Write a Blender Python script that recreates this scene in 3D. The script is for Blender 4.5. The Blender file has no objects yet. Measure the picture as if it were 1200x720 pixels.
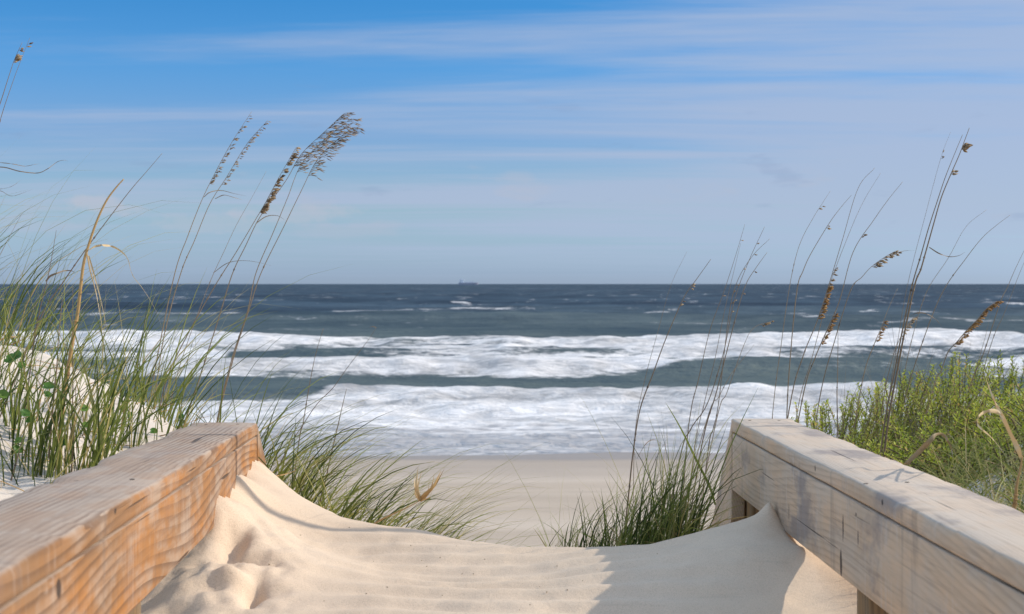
import bpy, bmesh, math, random
import numpy as np
from mathutils import Vector, Matrix
R = math.radians
random.seed(7); rng = np.random.default_rng(11)
sc = bpy.context.scene
col = sc.collection
F = 1667.0; CX = 600.0; HY = 333.0          # photo geometry: focal length in photo pixels, horizon line

def P(px, py, Y):
    """point at depth Y (metres) seen at photo pixel px, py; the eye is the origin"""
    return np.array(((px-CX)*Y/F, Y, -(py-HY)*Y/F))

# ------------------------------------------------------------------ noise
def _hash(ix, iy, s):
    n = (ix.astype(np.int64)*374761393 + iy.astype(np.int64)*668265263 + s*1442695041) & 0x7fffffff
    n = ((n ^ (n >> 13))*1274126177) & 0x7fffffff
    return ((n ^ (n >> 16)) & 0xffff)/65535.0
def vnoise(x, y, s=0):
    x = np.asarray(x, float); y = np.asarray(y, float)
    x, y = np.broadcast_arrays(x, y)
    ix = np.floor(x); iy = np.floor(y); fx = x-ix; fy = y-iy
    fx = fx*fx*fx*(fx*(fx*6-15)+10); fy = fy*fy*fy*(fy*(fy*6-15)+10)
    a = _hash(ix, iy, s); b = _hash(ix+1, iy, s); c = _hash(ix, iy+1, s); d = _hash(ix+1, iy+1, s)
    return (a*(1-fx)+b*fx)*(1-fy)+(c*(1-fx)+d*fx)*fy
def fbm(x, y, s=0, o=4):
    t = 0; a = .5; n = 0
    for k in range(o):
        t = t+a*vnoise(np.asarray(x)*2**k+17.3*k, np.asarray(y)*2**k+9.1*k, s+k); n += a; a *= .5
    return t/n
def sstep(a, b, x):
    t = np.clip((np.asarray(x, float)-a)/(b-a), 0, 1); return t*t*(3-2*t)

# ------------------------------------------------------------------ the two railings in plan (inner face X and top Z at depth Y)
LEND, REND = 4.14, 4.0
def lx(Y): return -.74+(LEND-Y)*.081
def lz(Y): return -.402+(LEND-Y)*.0401
def rx(Y): return .617-(REND-Y)*.0122
def rz(Y): return -.379+(REND-Y)*.0118

# ------------------------------------------------------------------ terrain: thin plate spline through surveyed points
pts = [P(*a) for a in [
 (305,545,4.15),(354,585,4.0),(412,611,3.85),(460,620,3.75),(508,627,3.65),(592,643,3.5),(650,646,3.4),(725,652,3.24),(800,643,3.22),(835,625,3.26),
 (865,616,3.3),(885,611,3.33),(160,718,2.85),(300,718,2.83),(450,718,2.8),(600,718,2.8),(750,718,2.8),(860,718,2.8),(940,718,2.8),
 (600,680,3.12),(400,650,3.4),(330,620,3.5),(300,590,3.6),(281,557,3.62),(258,583,3.2),(275,605,3.2),(300,640,3.1),(330,690,2.95),(700,690,2.95),
 (800,680,2.97),(860,650,3.06),(895,626,3.22),(918,640,3.12),(940,690,2.93),(1000,703,2.85),(210,650,3.1),(245,645,3.02),(145,705,2.9),(500,660,3.3)]]
pts += [np.array(p) for p in [
 (-1.6,4.6,-.24),(-1.32,4.6,-.35),(-1.16,4.6,-.46),(-1.0,4.5,-.52),(-1.0,3.0,-.52),(-.95,2.2,-.55),(-1.5,3.2,-.36),(-1.35,2.5,-.42),
 (-2.2,4.5,-.15),(-3,5,-.1),(-4.5,5,0),(-6,5,0),(-6,3,-.2),(-3,2.5,-.3),(-2,6,-.5),(-3.5,6.5,-.3),(-1.4,5.6,-.8),(-.9,5,-.85),(-2,8,-1.8),(-6,8,-1.5),
 (.95,2.5,-.56),(1.07,3.0,-.52),(1.0,3.5,-.58),(1.1,4.2,-.6),(1.1,5,-.72),(1.6,5,-.64),(2.2,5.3,-.52),(3,5.5,-.42),(4.5,5.5,-.3),(6,5.5,-.2),(2,3.5,-.45),(4,3,-.3),(6,3,-.2),
 (1.2,6,-1.1),(2.2,7,-1.1),(4,8,-1.5),(6,8,-1.5),
 (-.6,4.25,-.69),(-.45,4.15,-.80),(-.3,4.1,-.88),(0,4.0,-.95),(.3,3.85,-.88),(.5,3.75,-.80),(.68,4.1,-.82),(0,4.5,-1.22),(.3,4.4,-1.15),(.5,4.3,-1.07),(0,5,-1.5),(-.5,5,-1.2),(.6,5,-1.3),
 (0,6,-2.0),(0,7,-2.6),(-.9,6.5,-1.7),(.9,6.5,-1.6),(0,8.5,-3.3),
 (0,2.3,-.67),(0,1.5,-.75),(0,0,-1.3),(-.4,2.3,-.67),(.4,2.3,-.67),(.45,1.5,-.74),(-.45,1.5,-.74),(-1,0,-1),(1,0,-1),(-4,0,-.5),(4,0,-.5),
 (.74,2.6,-.64),(.74,3.3,-.64),(.76,3.7,-.66),(-.8,2.5,-.67),(-.85,3.7,-.52)]]
pts = np.array(pts)
def _tps(r2): return .5*r2*np.log(np.maximum(r2, 1e-12))
_n = len(pts)
_A = np.zeros((_n+3, _n+3)); _A[:_n, :_n] = _tps(((pts[:, None, :2]-pts[None, :, :2])**2).sum(-1))+np.eye(_n)*2e-3
_A[:_n, _n] = 1; _A[:_n, _n+1:] = pts[:, :2]; _A[_n:, :_n] = _A[:_n, _n:].T
_w = np.linalg.solve(_A, np.concatenate([pts[:, 2], np.zeros(3)]))
def tps(X, Y):
    sh = np.shape(X); q = np.stack([np.ravel(X), np.ravel(Y)], 1); out = np.empty(len(q))
    for i in range(0, len(q), 20000):
        c = q[i:i+20000]
        out[i:i+20000] = _tps(((c[:, None]-pts[None, :, :2])**2).sum(-1))@_w[:_n]+_w[_n]+c@_w[_n+1:]
    return out.reshape(sh)
SEA = -4.2
def ground(X, Y, detail=True):
    X = np.asarray(X, float); Y = np.asarray(Y, float); X, Y = np.broadcast_arrays(X, Y)
    Xc = np.clip(X, -6, 6); Yc = np.clip(Y, -.5, 9)
    z = tps(Xc, Yc)
    wide = sstep(5, 12, np.abs(X))
    z = z+wide*(fbm(X/7, Y/5, 5)-.5)*1.2
    beach = -3.72-.48*(Y-10)/25+(fbm(X/9, Y/9, 21)-.5)*.035+(fbm(X/1.7, Y/1.7, 22, 3)-.5)*.03*sstep(34, 28, Y)
    z = np.where(Y > 6, z*(1-sstep(6.5, 11, Y))+np.maximum(beach, -30)*sstep(6.5, 11, Y), z)
    if detail:
        near = sstep(7, 5, Y)*sstep(2.6, 1.2, np.abs(X))
        # gentle wind ripples running along the drift, strongest in the flat middle
        ph = (Y+.10*X+.05*(fbm(X*3, Y*3, 31)-.5))/.098
        rp = np.sin(ph*2*math.pi)
        amp = .0062*sstep(-.55, -.2, X)*sstep(.55, .25, X)*(.25+1.2*fbm(X*2.2, Y*3, 33))
        z = z+near*amp*rp
        z = z+near*((fbm(X*4, Y*4, 41)-.5)*.024+(fbm(X*22, Y*22, 43, 3)-.5)*.004)
        # rough foot-worn hollow beside the left rail
        rough = sstep(-.40, -.52, X)*sstep(3.75, 3.2, Y)*sstep(2.0, 2.8, Y)
        z = z+rough*((fbm(X*7, Y*9, 45)-.5)*.030+(np.abs(fbm(X*18, Y*18, 46)-.5))*-.035+(fbm(X*40, Y*40, 47)-.5)*.009)
        def gauss(px, py, Yp, sx, sy, h, rot=0):
            c = P(px, py, Yp); u = X-c[0]; v = Y-c[1]; cr, sr = math.cos(rot), math.sin(rot)
            return h*np.exp(-((u*cr+v*sr)/sx)**2-((-u*sr+v*cr)/sy)**2)
        z = z+gauss(272,622,3.12,.032,.055,-.05)+gauss(282,657,3.06,.07,.028,-.045,.25)+gauss(262,680,2.95,.10,.020,.034,.2)+gauss(297,692,2.93,.018,.055,-.045)
        z = z+gauss(300,672,3.0,.04,.03,.018)+gauss(244,693,2.93,.03,.022,-.03)+gauss(170,692,2.92,.05,.03,-.025)+gauss(205,712,2.85,.05,.025,-.02)
        # blown ridge that climbs to a tip against the right rail
        t0 = P(905,583,3.33)
        d = np.hypot((X-t0[0])/.032, (Y-t0[1]-.04)/.06)
        z = z+.068*np.exp(-d**1.15)
        # saw-toothed top of the drift on the left rail
        zig = np.abs(((Y-3.1)/.12+fbm(Y*6, Y*0, 61)*1.4) % 1-.5)*2*(.4+fbm(Y*9, Y*0, 62))
        z = z+.016*zig*np.exp(-((X-lx(Y))/.05)**2)*sstep(3.15, 3.4, Y)*sstep(4.3, 4.1, Y)
        out = sstep(.95, 1.2, np.abs(X))*sstep(7, 5, Y)
        z = z+out*((fbm(X*2.5, Y*2.5, 51)-.5)*.14+(fbm(X*9, Y*9, 52)-.5)*.075)
    return z
def gz(x, y): return float(ground(np.array([x]), np.array([y]), False)[0])

# ------------------------------------------------------------------ scene helpers
def tag(o, label=None, cat=None, group=None, kind=None):
    if label: o['label'] = label
    if cat: o['category'] = cat
    if group: o['group'] = group
    if kind: o['kind'] = kind
    return o
def empty(name, loc, label, cat, group=None):
    o = bpy.data.objects.new(name, None); col.objects.link(o); o.location = loc; o.empty_display_size = .1
    return tag(o, label, cat, group)
def link_mesh(name, verts, faces, mat, parent=None, smooth=False, attrs=None, loc=None):
    me = bpy.data.meshes.new(name)
    me.from_pydata([tuple(v) for v in verts], [], faces); me.update()
    if smooth: me.polygons.foreach_set('use_smooth', [True]*len(me.polygons))
    for k, a in (attrs or {}).items():
        at = me.attributes.new(k, 'FLOAT', 'POINT'); at.data.foreach_set('value', np.asarray(a, np.float32))
    me.materials.append(mat)
    o = bpy.data.objects.new(name, me); col.objects.link(o)
    if parent: o.parent = parent
    if loc is not None: o.location = loc
    return o
def grid_mesh(name, X, Y, Z, mat, attrs=None):
    n, m = X.shape
    v = np.stack([X, Y, Z], -1).reshape(-1, 3)
    i = (np.arange(n-1)[:, None]*m+np.arange(m-1)[None, :]).ravel()
    f = np.stack([i, i+1, i+m+1, i+m], 1)
    me = bpy.data.meshes.new(name)
    me.vertices.add(len(v)); me.vertices.foreach_set('co', v.astype(np.float32).ravel())
    me.loops.add(f.size); me.loops.foreach_set('vertex_index', f.astype(np.int32).ravel())
    me.polygons.add(len(f)); me.polygons.foreach_set('loop_start', (np.arange(len(f))*4).astype(np.int32))
    me.polygons.foreach_set('use_smooth', np.ones(len(f), bool))
    me.update(calc_edges=True); me.validate()
    for k, a in (attrs or {}).items():
        at = me.attributes.new(k, 'FLOAT', 'POINT'); at.data.foreach_set('value', np.asarray(a, np.float32).ravel())
    me.materials.append(mat)
    o = bpy.data.objects.new(name, me); col.objects.link(o); return o

# ------------------------------------------------------------------ material helpers
class NT:
    def __init__(s, name, world=False):
        if world: s.m = bpy.data.worlds.new(name)
        else: s.m = bpy.data.materials.new(name)
        s.m.use_nodes = True; s.t = s.m.node_tree; s.t.nodes.clear(); s.L = s.t.links
    def n(s, typ, **kw):
        nd = s.t.nodes.new(typ)
        for k, v in kw.items():
            if k.startswith('i_'): s.put(nd.inputs[k[2:].replace('_', ' ')], v)
            else: setattr(nd, k, v)
        return nd
    def put(s, sock, v):
        if hasattr(v, 'is_output') or isinstance(v, bpy.types.NodeSocket): s.L.new(v, sock)
        else: sock.default_value = v
    def math(s, op, a, b=0.0, c=None, clamp=False):
        nd = s.t.nodes.new('ShaderNodeMath'); nd.operation = op; nd.use_clamp = clamp
        s.put(nd.inputs[0], a); s.put(nd.inputs[1], b)
        if c is not None: s.put(nd.inputs[2], c)
        return nd.outputs[0]
    def mix(s, f, a, b, typ='MIX'):
        nd = s.t.nodes.new('ShaderNodeMix'); nd.data_type = 'RGBA'; nd.blend_type = typ
        s.put(nd.inputs[0], f); s.put(nd.inputs[6], a); s.put(nd.inputs[7], b); return nd.outputs[2]
    def ramp(s, f, stops, interp='LINEAR'):
        nd = s.t.nodes.new('ShaderNodeValToRGB'); nd.color_ramp.interpolation = interp
        e = nd.color_ramp.elements
        while len(e) < len(stops): e.new(.5)
        for el, (p, c) in zip(e, stops):
            el.position = p; el.color = c if len(c) == 4 else (*c, 1)
        s.put(nd.inputs[0], f); return nd.outputs[0]
    def ss(s, a, b, x):
        nd = s.t.nodes.new('ShaderNodeMapRange'); nd.interpolation_type = 'SMOOTHSTEP'
        s.put(nd.inputs[0], x); s.put(nd.inputs[1], a); s.put(nd.inputs[2], b); return nd.outputs[0]
    def noise(s, vec, scale, detail=4, rough=.5, dist=0, out=0):
        nd = s.n('ShaderNodeTexNoise'); s.L.new(vec, nd.inputs['Vector'])
        nd.inputs['Scale'].default_value = scale; nd.inputs['Detail'].default_value = detail
        nd.inputs['Roughness'].default_value = rough; nd.inputs['Distortion'].default_value = dist
        return nd.outputs[out]
    def mapping(s, vec, scale=(1, 1, 1), rot=(0, 0, 0), loc=(0, 0, 0)):
        nd = s.n('ShaderNodeMapping'); s.L.new(vec, nd.inputs[0])
        nd.inputs[1].default_value = loc; nd.inputs[2].default_value = rot; nd.inputs[3].default_value = scale
        return nd.outputs[0]
    def attr(s, name):
        nd = s.n('ShaderNodeAttribute'); nd.attribute_name = name; return nd.outputs['Fac']
    def coord(s, k='Object'):
        return s.n('ShaderNodeTexCoord').outputs[k]
    def bump(s, h, strength=.3, dist=.01, normal=None):
        nd = s.n('ShaderNodeBump'); s.put(nd.inputs['Height'], h)
        nd.inputs['Strength'].default_value = strength; nd.inputs['Distance'].default_value = dist
        if normal is not None: s.L.new(normal, nd.inputs['Normal'])
        return nd.outputs[0]
    def bsdf(s, color, rough=.8, spec=.3, normal=None, out=True, **kw):
        b = s.n('ShaderNodeBsdfPrincipled')
        s.put(b.inputs['Base Color'], color); s.put(b.inputs['Roughness'], rough); s.put(b.inputs['Specular IOR Level'], spec)
        if normal is not None: s.L.new(normal, b.inputs['Normal'])
        if out: s.out(b.outputs[0])
        return b.outputs[0]
    def out(s, sh):
        o = s.n('ShaderNodeOutputMaterial'); s.L.new(sh, o.inputs[0])

# ---- sand
def sand_material():
    t = NT('sand'); c = t.coord('Object')
    sep = t.n('ShaderNodeSeparateXYZ'); t.L.new(c, sep.inputs[0]); Yv = sep.outputs[1]
    n1 = t.noise(c, 1.3, 5, .6); n2 = t.noise(c, 420, 2, .7); n3 = t.noise(c, 14, 4, .6)
    base = t.ramp(n1, [(.3, (.665, .49, .325)), (.7, (.71, .54, .375))])
    base = t.mix(t.math('MULTIPLY', t.ss(.45, .8, n3), .25), base, (.56, .44, .32, 1))
    base = t.mix(t.math('MULTIPLY', t.ss(.75, 1.15, t.math('ABSOLUTE', sep.outputs[0])), .8), base, (.66, .575, .475, 1))
    grain = t.ramp(n2, [(.25, (.74, .74, .74)), (.5, (1, 1, 1)), (.8, (1.08, 1.08, 1.08))])
    base = t.mix(1, base, grain, 'MULTIPLY')
    # dark heavy-mineral streaks
    st = t.noise(t.mapping(c, (3, 26, 20), (0, 0, R(14))), 1.0, 3, .6)
    base = t.mix(t.math('MULTIPLY', t.ss(.62, .78, st), .22), base, (.33, .26, .19, 1))
    # beach beyond the dune: paler, then packed and wet near the water
    bn = t.noise(t.mapping(c, (.05, .35, 1)), 1.0, 4, .6)
    bands = t.ramp(bn, [(.3, (.43, .325, .225)), (.5, (.51, .39, .275)), (.7, (.60, .47, .34))])
    bands = t.mix(t.math('MULTIPLY', t.ss(.52, .72, t.noise(t.mapping(c, (.5, 1.6, 1)), 1, 6, .7)), .35), bands, (.34, .275, .215, 1))
    far = t.ss(8, 14, Yv)
    base = t.mix(far, base, t.mix(1, bands, grain, 'MULTIPLY'))
    edge = t.math('ADD', Yv, t.math('MULTIPLY', t.math('SUBTRACT', t.noise(t.mapping(c, (.12, .2, 1)), 1, 3), .5), 3.0))
    damp = t.ss(28.0, 32.0, edge); wet = t.ss(33.0, 34.0, edge)
    base = t.mix(t.math('MULTIPLY', damp, .35), base, (.34, .28, .23, 1))
    base = t.mix(t.math('MULTIPLY', wet, .75), base, (.25, .19, .14, 1))
    rough = t.math('SUBTRACT', .95, t.math('MULTIPLY', wet, .45))
    h = t.math('ADD', t.math('MULTIPLY', n2, .35), t.math('MULTIPLY', t.noise(c, 90, 4, .6), .65))
    nor = t.bump(h, .35, .006)
    t.bsdf(base, rough, .25, nor); return t.m

# ---- weathered timber, grain along local Y
def wood_material(name, fresh, mid, grey, dark, greyness, seed, marks=(), rscale=34, rstr=.5, streak=.0):
    t = NT(name); c = t.coord('Object')
    geo = t.n('ShaderNodeNewGeometry'); sep = t.n('ShaderNodeSeparateXYZ'); t.L.new(geo.outputs['Normal'], sep.inputs[0])
    cs = t.mapping(c, (1, 1, 1), (0, 0, 0), (seed, seed*1.7, seed*.6))
    warp = t.noise(t.mapping(cs, (3, .8, 3)), 1.0, 0, .5, out=1)
    wv = t.n('ShaderNodeVectorMath', operation='MULTIPLY_ADD'); t.L.new(warp, wv.inputs[0]); wv.inputs[1].default_value = (.11, .0, .11); t.L.new(cs, wv.inputs[2])
    g = t.n('ShaderNodeTexWave', wave_type='RINGS', rings_direction='Y', wave_profile='SAW')
    t.L.new(t.mapping(wv.outputs[0], (1, .12, 1), (R(4), 0, R(3)), (.31, 0, .22)), g.inputs[0])
    g.inputs['Scale'].default_value = rscale; g.inputs['Distortion'].default_value = 2.2; g.inputs['Detail'].default_value = 1; g.inputs['Detail Scale'].default_value = .45
    rings = g.outputs['Fac']
    fine = t.noise(t.mapping(cs, (180, 5, 180)), 1, 3, .6)
    blot = t.noise(t.mapping(cs, (9, 2.2, 9)), 1, 4, .6)
    blot2 = t.noise(t.mapping(cs, (14, 5, 10)), 1, 4, .65)
    base = t.mix(t.ss(.35, .65, blot), fresh, mid)
    top = t.math('MULTIPLY', t.ss(.4, .9, sep.outputs[2]), .75)
    gf = t.math('ADD', t.math('MULTIPLY', t.ss(.42, .66, blot2), greyness), top, clamp=True)
    base = t.mix(gf, base, grey)
    rmask = t.noise(t.mapping(cs, (7, 1.4, 7), (0, 0, 0), (3, 1, 2)), 1, 3, .6)
    line = t.math('MULTIPLY', t.ss(.35, 1.0, rings), t.math('MULTIPLY', t.ss(.30, .62, rmask), rstr))
    base = t.mix(line, base, dark)
    base = t.mix(t.math('MULTIPLY', t.ss(.48, .78, fine), .42), base, dark)
    sc1 = t.noise(t.mapping(cs, (3, 75, 5)), 1, 4, .65); sc2 = t.noise(t.mapping(cs, (6, 3.2, 6)), 1, 5, .65)
    base = t.mix(t.math('MULTIPLY', t.math('MULTIPLY', t.ss(.48, .72, sc1), t.ss(.40, .62, sc2)), streak), base, (.60, .50, .40, 1))
    base = t.mix(t.math('MULTIPLY', t.ss(.50, .66, sc2), streak*.8), base, (.20, .165, .15, 1))
    # weather checks: long thin dark cracks with the grain
    ck = t.noise(t.mapping(cs, (70, 1.6, 70)), 1, 2, .5, .3)
    chk = t.ss(.69, .74, ck)
    base = t.mix(t.math('MULTIPLY', chk, .8), base, (.05, .035, .025, 1))
    # water stains running down the sides
    dr = t.noise(t.mapping(cs, (4, 16, 1.6)), 1, 3, .6)
    base = t.mix(t.math('MULTIPLY', t.ss(.60, .75, dr), .35), base, (.16, .125, .10, 1))
    pale = t.noise(t.mapping(cs, (30, 9, 30)), 1, 3, .6)
    base = t.mix(t.math('MULTIPLY', t.ss(.66, .80, pale), .45), base, (.58, .47, .36, 1))
    mk = 0.0
    if marks:                                   # knots, splits and nail holes at their own places on the inner face
        lc = t.n('ShaderNodeSeparateXYZ'); t.L.new(c, lc.inputs[0])
        wob = t.math('MULTIPLY', t.math('SUBTRACT', t.noise(c, 60, 2), .5), .9)
        for (my, mz, ry, rz_) in marks:
            dy = t.math('DIVIDE', t.math('SUBTRACT', lc.outputs[1], my), ry); dz = t.math('DIVIDE', t.math('SUBTRACT', lc.outputs[2], mz), rz_)
            d2 = t.math('ADD', t.math('ADD', t.math('MULTIPLY', dy, dy), t.math('MULTIPLY', dz, dz)), wob)
            mk = t.math('MAXIMUM', mk, t.ss(1.1, .35, d2))
        mk = t.math('MULTIPLY', mk, t.ss(.5, .1, sep.outputs[2]))
        base = t.mix(t.math('MULTIPLY', mk, .88), base, (.035, .024, .018, 1))
    h = t.math('SUBTRACT', t.math('ADD', t.math('MULTIPLY', rings, -.4), t.math('MULTIPLY', fine, -.35)), t.math('MULTIPLY', chk, 1.6))
    nor = t.bump(h, .55, .0025)
    t.bsdf(base, .82, .25, nor); return t.m

# ---- plants
def leaf_material(name, stops, trans=.35, rough=.55, spec=.3):
    t = NT(name)
    c = t.ramp(t.attr('tint'), stops)
    b = t.bsdf(c, rough, spec, out=False)
    tr = t.n('ShaderNodeBsdfTranslucent'); t.L.new(c, tr.inputs[0])
    mx = t.n('ShaderNodeMixShader'); mx.inputs[0].default_value = trans
    t.L.new(b, mx.inputs[1]); t.L.new(tr.outputs[0], mx.inputs[2]); t.out(mx.outputs[0]); return t.m
def plain(name, c, rough=.7, spec=.3, var=.15, scale=40):
    t = NT(name); n = t.noise(t.coord('Object'), scale, 4, .6)
    d = tuple(v*(1-var) for v in c); l = tuple(min(1, v*(1+var)) for v in c)
    t.bsdf(t.ramp(n, [(.3, d), (.7, l)]), rough, spec); return t.m

M = {}
M['sand'] = sand_material()
M['post'] = wood_material('post_timber', (.30, .17, .07, 1), (.22, .14, .07, 1), (.20, .17, .12, 1), (.06, .04, .025, 1), .5, 7.7)
GREEN = [(0, (.045, .065, .014)), (.3, (.155, .185, .036)), (.55, (.28, .30, .06)), (.75, (.38, .33, .10)), (1, (.50, .34, .14))]
M['grass'] = leaf_material('beach_grass_blade', GREEN)
M['grass_pale'] = leaf_material('pale_grass_blade', [(0, (.18, .21, .045)), (.4, (.32, .325, .09)), (.7, (.46, .40, .15)), (1, (.56, .42, .21))])
M['shrub'] = leaf_material('shrub_leaf', [(0, (.14, .18, .018)), (.4, (.40, .44, .045)), (.75, (.60, .60, .09)), (1, (.62, .40, .15))], .4)
M['stalk'] = leaf_material('dry_stalk', [(0, (.13, .09, .06)), (.5, (.27, .19, .11)), (1, (.44, .31, .16))], .1)
M['straw'] = leaf_material('golden_straw', [(0, (.28, .16, .06)), (.5, (.50, .31, .12)), (1, (.62, .46, .25))], .15)
M['seed'] = leaf_material('seed_husk', [(0, (.24, .17, .10)), (.5, (.44, .32, .19)), (1, (.66, .52, .34))], .55)
M['seed_orange'] = leaf_material('orange_seed_husk', [(0, (.22, .11, .035)), (.5, (.40, .215, .07)), (1, (.55, .33, .12))], .4)
M['broad'] = leaf_material('broad_leaf', [(0, (.06, .15, .02)), (.6, (.13, .25, .03)), (1, (.22, .32, .05))], .4, .4, .5)
M['twig'] = plain('shrub_twig', (.12, .085, .05))
M['litter'] = plain('plant_litter', (.10, .075, .05))

# ------------------------------------------------------------------ ground sheet
def axis(parts):
    out = [parts[0][0]]
    for a, b, n in parts: out += list(np.linspace(a, b, n+1)[1:])
    return np.array(out)
xs = axis([(-60000, -3000, 4), (-3000, -200, 6), (-200, -30, 17), (-30, -6, 24), (-6, -2.4, 36), (-2.4, -.95, 72), (-.95, .95, 190), (.95, 1.6, 22), (1.6, 6, 40), (6, 30, 24), (30, 200, 17), (200, 3000, 6), (3000, 60000, 4)])
ys = axis([(-3000, -100, 4), (-100, -4, 12), (-4, 1.6, 28), (1.6, 2.5, 22), (2.5, 4.25, 190), (4.25, 7, 55), (7, 40, 110), (40, 70, 6), (70, 60000, 6)])
GX, GY = np.meshgrid(xs, ys)
GZ = ground(GX, GY)
GZ = np.where(GY > 40, np.maximum(GZ, -6.5), GZ)
g = grid_mesh('ground', GX, GY, GZ, M['sand']); tag(g, kind='structure')

# ------------------------------------------------------------------ railings
def frame(dx, dz):
    y = Vector((dx, 1, dz)).normalized(); x = Vector((1, -dx, 0)).normalized(); z = x.cross(y)
    return x, y, z
def beam(name, mat, parent, origin, axes, x0, x1, y0, y1, z0, z1, wear=.003, ch=.006, seg=.03, seed=0, notch=0):
    """a worn timber: rounded rectangular section swept along its local Y"""
    x, y, z = axes
    n = max(2, int(abs(y1-y0)/seg)); prof = []
    cz = ch
    corners = [(x0, z0, 1, 1), (x1, z0, -1, 1), (x1, z1, -1, -1), (x0, z1, 1, -1)]
    for i, (a, b, sx, sz) in enumerate(corners):
        arc = [(0, ch), (ch*.3, ch*.3), (ch, 0)] if i % 2 == 0 else [(ch, 0), (ch*.3, ch*.3), (0, ch)]
        for u, w in arc: prof.append((a+sx*u, b+sz*w, a, b))
        nx = corners[(i+1) % 4]                     # points along each side
        for k in (.25, .5, .75):
            pa = (a+sx*ch*(1 if i % 2 == 0 else 0), b+sz*ch*(0 if i % 2 == 0 else 1)); 
            pb = (nx[0]+nx[2]*ch*(1 if i % 2 == 0 else 0), nx[1]+nx[3]*ch*(0 if i % 2 == 0 else 1))
            prof.append((pa[0]*(1-k)+pb[0]*k, pa[1]*(1-k)+pb[1]*k, None, None))
    m = len(prof); V = []; Fc = []
    for i in range(n+1):
        Y = y0+(y1-y0)*i/n
        for j, (px, pz, ca, cb) in enumerate(prof):
            w = (fbm(Y*7, j*.37, 90+seed, 3)-.5)*wear
            q = (fbm(Y*3.1, j*.9, 95+seed, 2)-.5)*wear
            if ca is not None:                      # corners wear most
                k = max(0, float(fbm(Y*11, (j//6)*3.3, 97+seed, 4))-.45)*wear*(2.4 if 12 <= j < 24 else .3)
                cxm, czm = (x0+x1)/2, (z0+z1)/2
                px += k*np.sign(cxm-px); pz += k*np.sign(czm-pz)
            V.append((px+q*.3, Y, pz+w*.3))
    for i in range(n):
        for j in range(m):
            k = (j+1) % m
            Fc.append((i*m+j, i*m+k, (i+1)*m+k, (i+1)*m+j))
    Fc.append(tuple(range(m-1, -1, -1))); Fc.append(tuple(n*m+j for j in range(m)))
    o = link_mesh(name, V, Fc, mat, parent)
    o.data.polygons.foreach_set('use_smooth', [len(p.vertices) == 4 for p in o.data.polygons])
    bm = bmesh.new(); bm.from_mesh(o.data); bmesh.ops.recalc_face_normals(bm, faces=bm.faces); bm.to_mesh(o.data); bm.free()
    mw = Matrix(((x.x, y.x, z.x, origin[0]), (x.y, y.y, z.y, origin[1]), (x.z, y.z, z.z, origin[2]), (0, 0, 0, 1)))
    o.matrix_local = Matrix.Translation(-Vector(parent.location)) @ mw if parent else mw
    return o
def local_marks(spec, xi, origin, axes):
    out = []
    for px, py, ry, rz_ in spec:
        lo, hi = .8, 4.2
        sgn = 1 if px > 600 else -1
        for _ in range(50):
            mdl = (lo+hi)/2
            if sgn*(CX+F*xi(mdl)/mdl-px) > 0: lo = mdl
            else: hi = mdl
        p = Vector(P(px, py, lo))-Vector(origin)
        out.append((p.dot(axes[1]), p.dot(axes[2]), ry, rz_))
    return out
UP = (Vector((1, 0, 0)), Vector((0, 0, 1)), Vector((0, -1, 0)))      # a post: its grain runs up
LO, RO = Vector((lx(LEND), LEND, lz(LEND))), Vector((rx(REND), REND, rz(REND)))
LA, RA = frame(-.081, -.0401), frame(-.0122, -.0118)
lm = local_marks([(164,522,.004,.022),(135,599,.010,.006),(164,540,.003,.020),(71,690,.016,.014)], lx, LO, LA)
rm = local_marks([(983,630,.004,.016),(981,603,.005,.004),(1008,589,.007,.006),(941,549,.005,.007),(968,618,.006,.030),(966,660,.010,.03),(914,600,.003,.02)], rx, RO, RA)
M['wood_l'] = wood_material('orange_timber', (.42, .175, .045, 1), (.29, .150, .065, 1), (.42, .31, .22, 1), (.12, .06, .03, 1), .75, 1.3, lm, 30, .66, .26)
M['wood_r'] = wood_material('pinkish_timber', (.66, .44, .265, 1), (.53, .37, .235, 1), (.56, .44, .32, 1), (.22, .15, .10, 1), .6, 4.1, rm, 46, .26, .8)

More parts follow.
